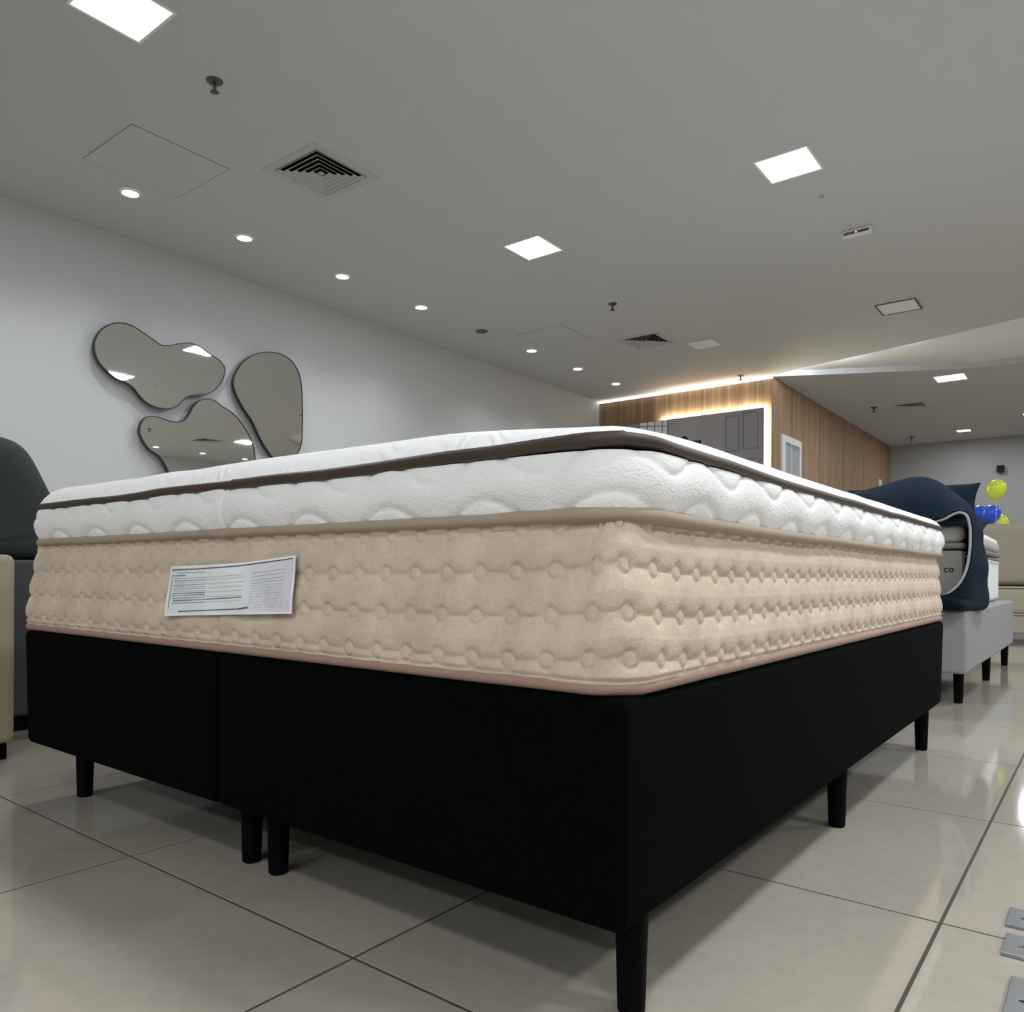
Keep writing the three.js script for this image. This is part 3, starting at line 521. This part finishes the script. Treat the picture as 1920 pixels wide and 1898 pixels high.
    for (let r = 0; r < 9; r++) for (let k = 0; k < 26; k++) if (rr() > 0.25) { c.fillStyle = '#9aa2a8'; c.fillRect(700 + k * 10, 140 + r * 15, 5, 5); }
    for (const y of [70, 90, 112, 128]) ln(690, y, 960, y - 5, 3, '#9a9fb4');
    c.strokeStyle = '#fbfdfd'; c.lineWidth = 12; c.strokeRect(6, 6, w - 12, h - 12);
  });
  const nx = 40, ny = 10, LP = [], LU = [], LI = [];
  for (const side of [0, 1]) for (let j = 0; j <= ny; j++) for (let i = 0; i <= nx; i++) {
    const u = i / nx, v = j / ny, xl = -0.955 + 0.014 * v, xr = -0.589 + 0.013 * v, yt = 0.531 + 0.017 * u - 0.004 * Math.sin(Math.PI * u) , yb = 0.441 + 0.017 * u;
    const x = xl + (xr - xl) * u, y = yt + (yb - yt) * v;
    LP.push(x, y, 0.0105 - 0.031 * Math.pow(Math.max(0, (y - 0.40) / 0.185), 1.25) + 0.0030 * Math.sin(u * 7 + v * 2) + 0.0015 * Math.sin(u * 19 - v * 5) - side * 0.0012); LU.push(u, 1 - v);
  }
  const row = nx + 1, off = row * (ny + 1);
  for (let j = 0; j < ny; j++) for (let i = 0; i < nx; i++) { const a = j * row + i; LI.push(a, a + row, a + 1, a + 1, a + row, a + row + 1); const b = a + off; LI.push(b, b + 1, b + row, b + 1, b + row + 1, b + row); }
  const lg = new THREE.BufferGeometry(); lg.setAttribute('position', new THREE.Float32BufferAttribute(LP, 3)); lg.setAttribute('uv', new THREE.Float32BufferAttribute(LU, 2)); lg.setIndex(LI); lg.computeVertexNormals();
  part('care_label', lg, new THREE.MeshPhysicalMaterial({ map: lab, roughness: 0.45, clearcoat: 0.3, clearcoatRoughness: 0.2 }), t, 'white printed care label stitched to the foot end');
}

// ------------------------------------------------------------------ the grey bed behind
bedBase(-1.45, -0.05, -4.79, -2.882, M.greyBase, 'light grey bed base with dark legs standing behind the large bed', [-1.40, -0.085], [-2.94, -3.84, -4.69], 0, 0);
{
  const t = thing('mattress', 'grey and white mattress on the grey base under the navy blanket', 'mattress', [-0.062, 0, -2.895], 0.032);
  part('body', metreUV(rspan(-1.28, 0, 0.385, 0.632, -1.84, -0.005, 0.025)), M.whiteFabric, t);
  part('end_panel', metreUV(rspan(-1.27, -0.004, 0.395, 0.628, -0.012, 0.004, 0.004)), M.taupe, t, 'grey foot end panel');
  part('dark_tape', metreUV(rspan(-1.285, 0.006, 0.636, 0.662, -1.845, 0.006, 0.012)), M.greyTape, t, 'dark grey tape');
  for (const y of [0.606, 0.621]) part('side_cord', rspan(-0.006, 0.006, y - 0.004, y + 0.004, -1.82, -0.03, 0.003, 2), y > 0.61 ? M.greyTape : M.white, t);
  part('pillow_top', metreUV(rspan(-1.28, 0.002, 0.662, 0.73, -1.84, 0.002, 0.03, 6)), M.taupeTop, t, 'taupe pillow top');
  part('top_cover', metreUV(rspan(-1.26, -0.005, 0.69, 0.748, -1.83, -0.15, 0.026, 6)), M.whiteFabric, t, 'white top cover');
  const font = await new FontLoader().loadAsync('fonts/droid/droid_sans_bold.typeface.json');
  const tg = new TextGeometry('CO', { font, size: 0.0205, depth: 0.0015, curveSegments: 6, bevelEnabled: false }); tg.computeBoundingBox(); const bw = tg.boundingBox.max.x;
  tg.scale(0.037 / bw, 0.9, 1).translate(-0.0735, 0.5405, 0.0042);
  part('lettering', tg, M.dark, t, 'black letters CO on the end panel');
}
function smoothCurve(pts, n) { return new THREE.CatmullRomCurve3(pts.map((p) => new THREE.Vector3(...p)), false, 'centripetal').getPoints(n); }
function sheet(curves, nu, bulge, thick) {                       // lofted sheet of cloth through rows of points, with a thickness
  const nt = curves[0].length, rows = []; for (let i = 0; i < nt; i++) rows.push(new THREE.CatmullRomCurve3(curves.map((c) => c[i]), false, 'centripetal').getPoints(nu));
  const P = [], UV = [], I = [], w = nu + 1;
  for (let i = 0; i < nt; i++) for (let j = 0; j < w; j++) { const v = rows[i][j].clone(); bulge(v, i / (nt - 1), j / nu); P.push(v.x, v.y, v.z); UV.push(i / (nt - 1) * 1.2, j / nu * 0.7); }
  for (let i = 0; i < nt - 1; i++) for (let j = 0; j < nu; j++) { const a = i * w + j, b = a + w; I.push(a, a + 1, b, a + 1, b + 1, b); }
  const g = new THREE.BufferGeometry(); g.setAttribute('position', new THREE.Float32BufferAttribute(P, 3)); g.setAttribute('uv', new THREE.Float32BufferAttribute(UV, 2)); g.setIndex(I); g.computeVertexNormals();
  const N = g.attributes.normal, P2 = [...P], c = P.length / 3, I2 = [...I];
  for (let i = 0; i < c; i++) P2.push(P[3 * i] - N.getX(i) * thick, P[3 * i + 1] - N.getY(i) * thick, P[3 * i + 2] - N.getZ(i) * thick);
  for (let k = 0; k < I.length; k += 3) I2.push(I[k] + c, I[k + 2] + c, I[k + 1] + c);
  const rim = (a, b) => I2.push(a, b, a + c, b, b + c, a + c);
  for (let j = 0; j < nu; j++) { rim(j + 1, j); rim((nt - 1) * w + j, (nt - 1) * w + j + 1); } for (let i = 0; i < nt - 1; i++) { rim(i * w, (i + 1) * w); rim((i + 1) * w + nu, i * w + nu); }
  const h = new THREE.BufferGeometry(); h.setAttribute('position', new THREE.Float32BufferAttribute(P2, 3)); h.setAttribute('uv', new THREE.Float32BufferAttribute([...UV, ...UV], 2)); h.setIndex(I2); h.computeVertexNormals(); return h;
}
{
  const A = [[-0.62, 0.725, -2.85], [-0.4, 0.73, -2.85], [-0.2, 0.742, -2.845], [-0.127, 0.755, -2.83], [-0.095, 0.772, -2.825], [-0.067, 0.78, -2.82], [-0.046, 0.769, -2.82], [-0.033, 0.728, -2.82], [-0.031, 0.675, -2.82], [-0.034, 0.611, -2.82], [-0.045, 0.547, -2.82], [-0.065, 0.50, -2.82], [-0.091, 0.468, -2.82], [-0.121, 0.444, -2.82], [-0.16, 0.42, -2.825]];
  const B = [[-0.60, 0.905, -3.2], [-0.447, 0.945, -3.2], [-0.289, 0.978, -3.2], [-0.2, 0.945, -3.2], [-0.12, 0.87, -3.2], [-0.06, 0.80, -3.2], [-0.035, 0.76, -3.15], [-0.03, 0.69, -3.16], [-0.03, 0.62, -3.24], [-0.03, 0.55, -3.3], [-0.03, 0.48, -3.34], [-0.03, 0.40, -3.36], [-0.03, 0.396, -3.0], [-0.06, 0.396, -2.85], [-0.16, 0.398, -2.835]];
  B.forEach((p, i) => { p[1] -= i < 7 ? 0.02 : 0; if (i > 6 && i < 14) p[0] -= 0.014; });
  const C = B.map(([x, y, z], i) => (i < 7 ? [x, 0.775, -3.36] : [x - 0.07, y, z - 0.02]));
  const N = 110, cA = smoothCurve(A, N), cB = smoothCurve(B, N), cC = smoothCurve(C, N);
  const mid = cA.map((a, i) => { const b = cB[i], t = i / N, m = a.clone().add(b).multiplyScalar(0.5); m.y += t < 0.42 ? 0.045 * (1 - t) : 0; m.z += 0.05 * (t < 0.5 ? 1 : 0.6); m.x += t > 0.4 ? 0.016 * Math.sin(Math.PI * Math.min(1, (t - 0.4) / 0.5)) : 0; return m; });
  const t = thing('blanket', 'navy blue blanket heaped over the corner of the grey bed', 'blanket', [0, 0, 0]);
  part('cloth', sheet([cA, mid, cB, cC], 60, (v, u, w) => { const e = Math.sin(Math.PI * Math.min(1, w * 1.3)); v.y += 0.022 * noise(u * 9, w * 3.2) * e; v.z += 0.02 * noise(u * 14 + 3, w * 2.5) * e; v.x += (u > 0.45 ? 0.005 : 0.004) * Math.sin(u * 40 + w * 3) * e * (w < 0.75 ? 1 : 0.2); }, 0.010), M.navy, t);
  part('hem', new THREE.TubeGeometry(new THREE.CatmullRomCurve3(cA.map((p) => p.clone())), 120, 0.0055, 8), M.hem, t, 'light grey turned edge');
}
function cushionGeo(w, h, d, pinch) {
  const n = 26, P = [], UV = [], I = [];
  for (const s of [1, -1]) for (let j = 0; j <= n; j++) for (let i = 0; i <= n; i++) {
    const u = i / n * 2 - 1, v = j / n * 2 - 1, k = Math.pow(Math.max(0, (1 - u * u) * (1 - v * v)), 0.42);
    P.push(w / 2 * u * (1 - pinch * (1 - v * v)), h / 2 * v * (1 - pinch * (1 - u * u)), s * d / 2 * k * (1 + 0.12 * noise(u * 3 + 7, v * 3 + s))); UV.push(u * w / 2, v * h / 2);
  }
  const r = n + 1, c = r * r;
  for (let j = 0; j < n; j++) for (let i = 0; i < n; i++) { const a = j * r + i; I.push(a, a + 1, a + r, a + 1, a + r + 1, a + r); const b = a + c; I.push(b, b + r, b + 1, b + 1, b + r, b + r + 1); }
  const g = new THREE.BufferGeometry(); g.setAttribute('position', new THREE.Float32BufferAttribute(P, 3)); g.setAttribute('uv', new THREE.Float32BufferAttribute(UV, 2)); g.setIndex(I); g.computeVertexNormals(); return g;
}
{
  const t = thing('cushion', 'dark navy cushion with pointed corners behind the heaped blanket', 'cushion', [-0.378, 0.864, -3.5]); t.rotation.x = -0.35;
  part('cover', cushionGeo(0.60, 0.225, 0.11, 0.07), M.navyPillow, t);
}

// ------------------------------------------------------------------ beige sofa at the far right and balloons
{
  const t = thing('sofa', 'beige sofa with piped cushions at the far right', 'sofa', [0.35, 0, -7.0]), X0 = -0.95, X1 = 1.0;
  part('base', metreUV(rspan(X0, X1, 0.05, 0.21, -0.85, 0.0, 0.02)), M.sofaFar, t);
  part('seat_cushion', metreUV(rspan(X0 + 0.02, X1 - 0.02, 0.212, 0.435, -0.75, 0.03, 0.05)), M.sofaFar, t);
  part('seat_piping', [rspan(X0 + 0.04, X1 - 0.04, 0.432, 0.446, -0.01, 0.022, 0.006, 2), rspan(X0 + 0.04, X1 - 0.04, 0.206, 0.216, 0.0, 0.012, 0.004, 2)], M.sofaPiping, t);
  part('back_cushion', metreUV(rspan(X0 + 0.02, X1 - 0.02, 0.455, 1.0, -0.62, -0.42, 0.06)), M.sofaFar, t);
  part('back_frame', metreUV(rspan(X0, X1, 0.15, 0.99, -0.85, -0.63, 0.03)), M.sofaFar, t);
  part('back_piping', rspan(X0 + 0.05, X1 - 0.05, 0.994, 1.004, -0.57, -0.555, 0.004, 2), M.brownTape, t);
  for (const x of [X0 + 0.1, X1 - 0.1]) for (const z of [-0.78, -0.06]) { const l = part('foot', new THREE.CylinderGeometry(0.03, 0.024, 0.05, 16), M.leg, t); l.name = numbered('foot'); l.position.set(x, 0.025, z); }
}
function balloon(x, y, z, r, mat, label, tilt) {
  const t = thing('balloon', label, 'balloon', [x, 0, z]);
  const pr = []; for (let i = 0; i <= 24; i++) { const a = -Math.PI / 2 + Math.PI * i / 24, k = Math.sin(a); pr.push(new THREE.Vector2(Math.max(0.0004, r * 0.92 * Math.cos(a) * (1 + 0.12 * k)), r * 1.12 * k)); }
  const g = new THREE.LatheGeometry(pr, 28); g.rotateZ(tilt); part('bulb', g.translate(0, y, 0), mat, t);
  part('knot', new THREE.ConeGeometry(r * 0.12, r * 0.2, 10).translate(0, -r * 1.18, 0).rotateZ(tilt).translate(0, y, 0), mat, t);
  part('stick', new THREE.CylinderGeometry(0.002, 0.002, y - r * 1.1, 6).translate(0, (y - r * 1.1) / 2, 0), M.stick, t);
}
balloon(-0.464, 1.36, -8.0, 0.09, M.yellow, 'yellow balloon floating highest, in front of the grey wall', -0.35);
balloon(-0.52, 1.135, -8.15, 0.086, M.blue, 'blue balloon in front, right of the navy blanket', -0.3);
balloon(-0.645, 1.155, -8.4, 0.086, M.blue, 'blue balloon half hidden behind the front blue balloon', 0.3);
balloon(-0.50, 1.06, -8.65, 0.10, M.yellow, 'yellow balloon low behind the beige sofa back, right of centre', 0.2);
balloon(-0.66, 1.04, -8.75, 0.10, M.yellow, 'yellow balloon low behind the sofa, beneath the rear blue balloon', -0.2);
balloon(-0.78, 1.245, -8.6, 0.08, M.blue, 'blue balloon peeking out right behind the navy cushion corner', 0.2);

// ------------------------------------------------------------------ sofas at the left edge
{
  const t = thing('sofa', 'beige upholstered sofa arm on a black plinth at the left edge', 'sofa', [-2.0, 0, 0]);
  part('arm', metreUV(rspan(-0.95, 0, 0.04, 0.566, -0.135, 0.14, 0.022)), M.beigeSofa, t);
  part('seat', metreUV(rspan(-0.93, -0.01, 0.05, 0.43, 0.145, 0.95, 0.04)), M.beigeSofa, t);
  part('backrest', metreUV(rspan(-0.95, -0.72, 0.435, 0.85, 0.175, 0.95, 0.05)), M.beigeSofa, t);
  for (const [x, z] of [[-0.05, -0.07], [-0.86, -0.07], [-0.05, 0.86], [-0.86, 0.86]]) part('plinth', rbox(0.09, 0.045, 0.09, 0.004, x, 0.0225, z), M.leg, t).name = numbered('plinth');
}
{
  const t = thing('sofa', 'dark grey upholstered sofa base between the beige arm and the bed', 'sofa', [-2.39, 0, -0.7]);
  part('front_box', metreUV(rspan(-0.85, 0, 0.048, 0.557, -0.5, 0.53, 0.015)), M.greySofa, t);
  part('plinth', span(-0.8, -0.012, 0, 0.049, -0.48, 0.5), M.leg, t);
  const c = thing('cushion', 'large plump charcoal cushion lying on the dark grey sofa', 'cushion', [-2.74, 0.5555, -0.2]);
  const n = 64, m = 40, P = [], UV = [], I = [];
  for (let j = 0; j <= m; j++) for (let i = 0; i <= n; i++) {
    const a = i / n * 2 * Math.PI, b = -Math.PI / 2 + Math.PI * j / m, sp = (v, e) => Math.sign(v) * Math.pow(Math.abs(v), e);
    const cb = sp(Math.cos(b), 0.25), y = 0.216 + 0.216 * sp(Math.sin(b), 0.32);
    let x = 0.20 * cb * sp(Math.cos(a), 0.9), z = 0.36 * cb * sp(Math.sin(a), 0.9);
    const lean = 1 - 0.42 * Math.pow(y / 0.43, 1.6); z *= lean;
    const w = 0.010 * Math.sin(y * 120 + z * 26 + 4 * noise(z * 9, y * 6)) * Math.max(0, 1 - Math.abs(y - 0.2) / 0.16) + 0.012 * noise(z * 8 + 4, y * 9);
    P.push(x + w * Math.cos(a), y, z + w * 0.5 * Math.sin(a)); UV.push(z, y);
  }
  for (let j = 0; j < m; j++) for (let i = 0; i < n; i++) { const a = j * (n + 1) + i, b = a + n + 1; I.push(a, b, a + 1, a + 1, b, b + 1); }
  const g = new THREE.BufferGeometry(); g.setAttribute('position', new THREE.Float32BufferAttribute(P, 3)); g.setAttribute('uv', new THREE.Float32BufferAttribute(UV, 2)); g.setIndex(I); g.computeVertexNormals();
  part('cover', g, M.charcoal, c);
}

// ------------------------------------------------------------------ steel plates on the floor at the right edge
function steelPlate(x0, z0, w, d, holes, label, screw = M.dark) {
  const t = thing('floor_plate', label, 'metal plate', [x0, 0, z0]);
  const s = new THREE.Shape(); s.moveTo(0, 0); s.lineTo(w, 0); s.lineTo(w, d); s.lineTo(0, d); s.closePath();
  for (const [x, y] of holes) { const h = new THREE.Path(); h.absellipse(x, y, 0.0045, 0.0045, 0, Math.PI * 2, true); s.holes.push(h); }
  const g = new THREE.ExtrudeGeometry(s, { depth: 0.004, bevelEnabled: true, bevelThickness: 0.0008, bevelSize: 0.0008, bevelSegments: 2, curveSegments: 16 }); g.rotateX(-Math.PI / 2); g.translate(0, 0.001, 0);
  part('plate', g, M.steel, t);
  for (const [x, y] of holes) { const q = part('screw', new THREE.CylinderGeometry(0.0035, 0.0035, 0.003, 14), screw, t); q.name = numbered('screw'); q.position.set(x, 0.0016, -y); }
}
steelPlate(0.292, -0.629, 0.12, 0.07, [[0.02, 0.033]], 'farthest steel plate on the floor at the right edge');
steelPlate(0.297, -0.521, 0.12, 0.071, [[0.02, 0.033]], 'middle steel plate on the floor with a shiny screw', M.mirror);
steelPlate(0.315, -0.34, 0.12, 0.112, [[0.022, 0.085], [0.016, 0.048]], 'nearest steel plate on the floor at the lower right corner');

shade(scene);
renderer.render(scene, camera);
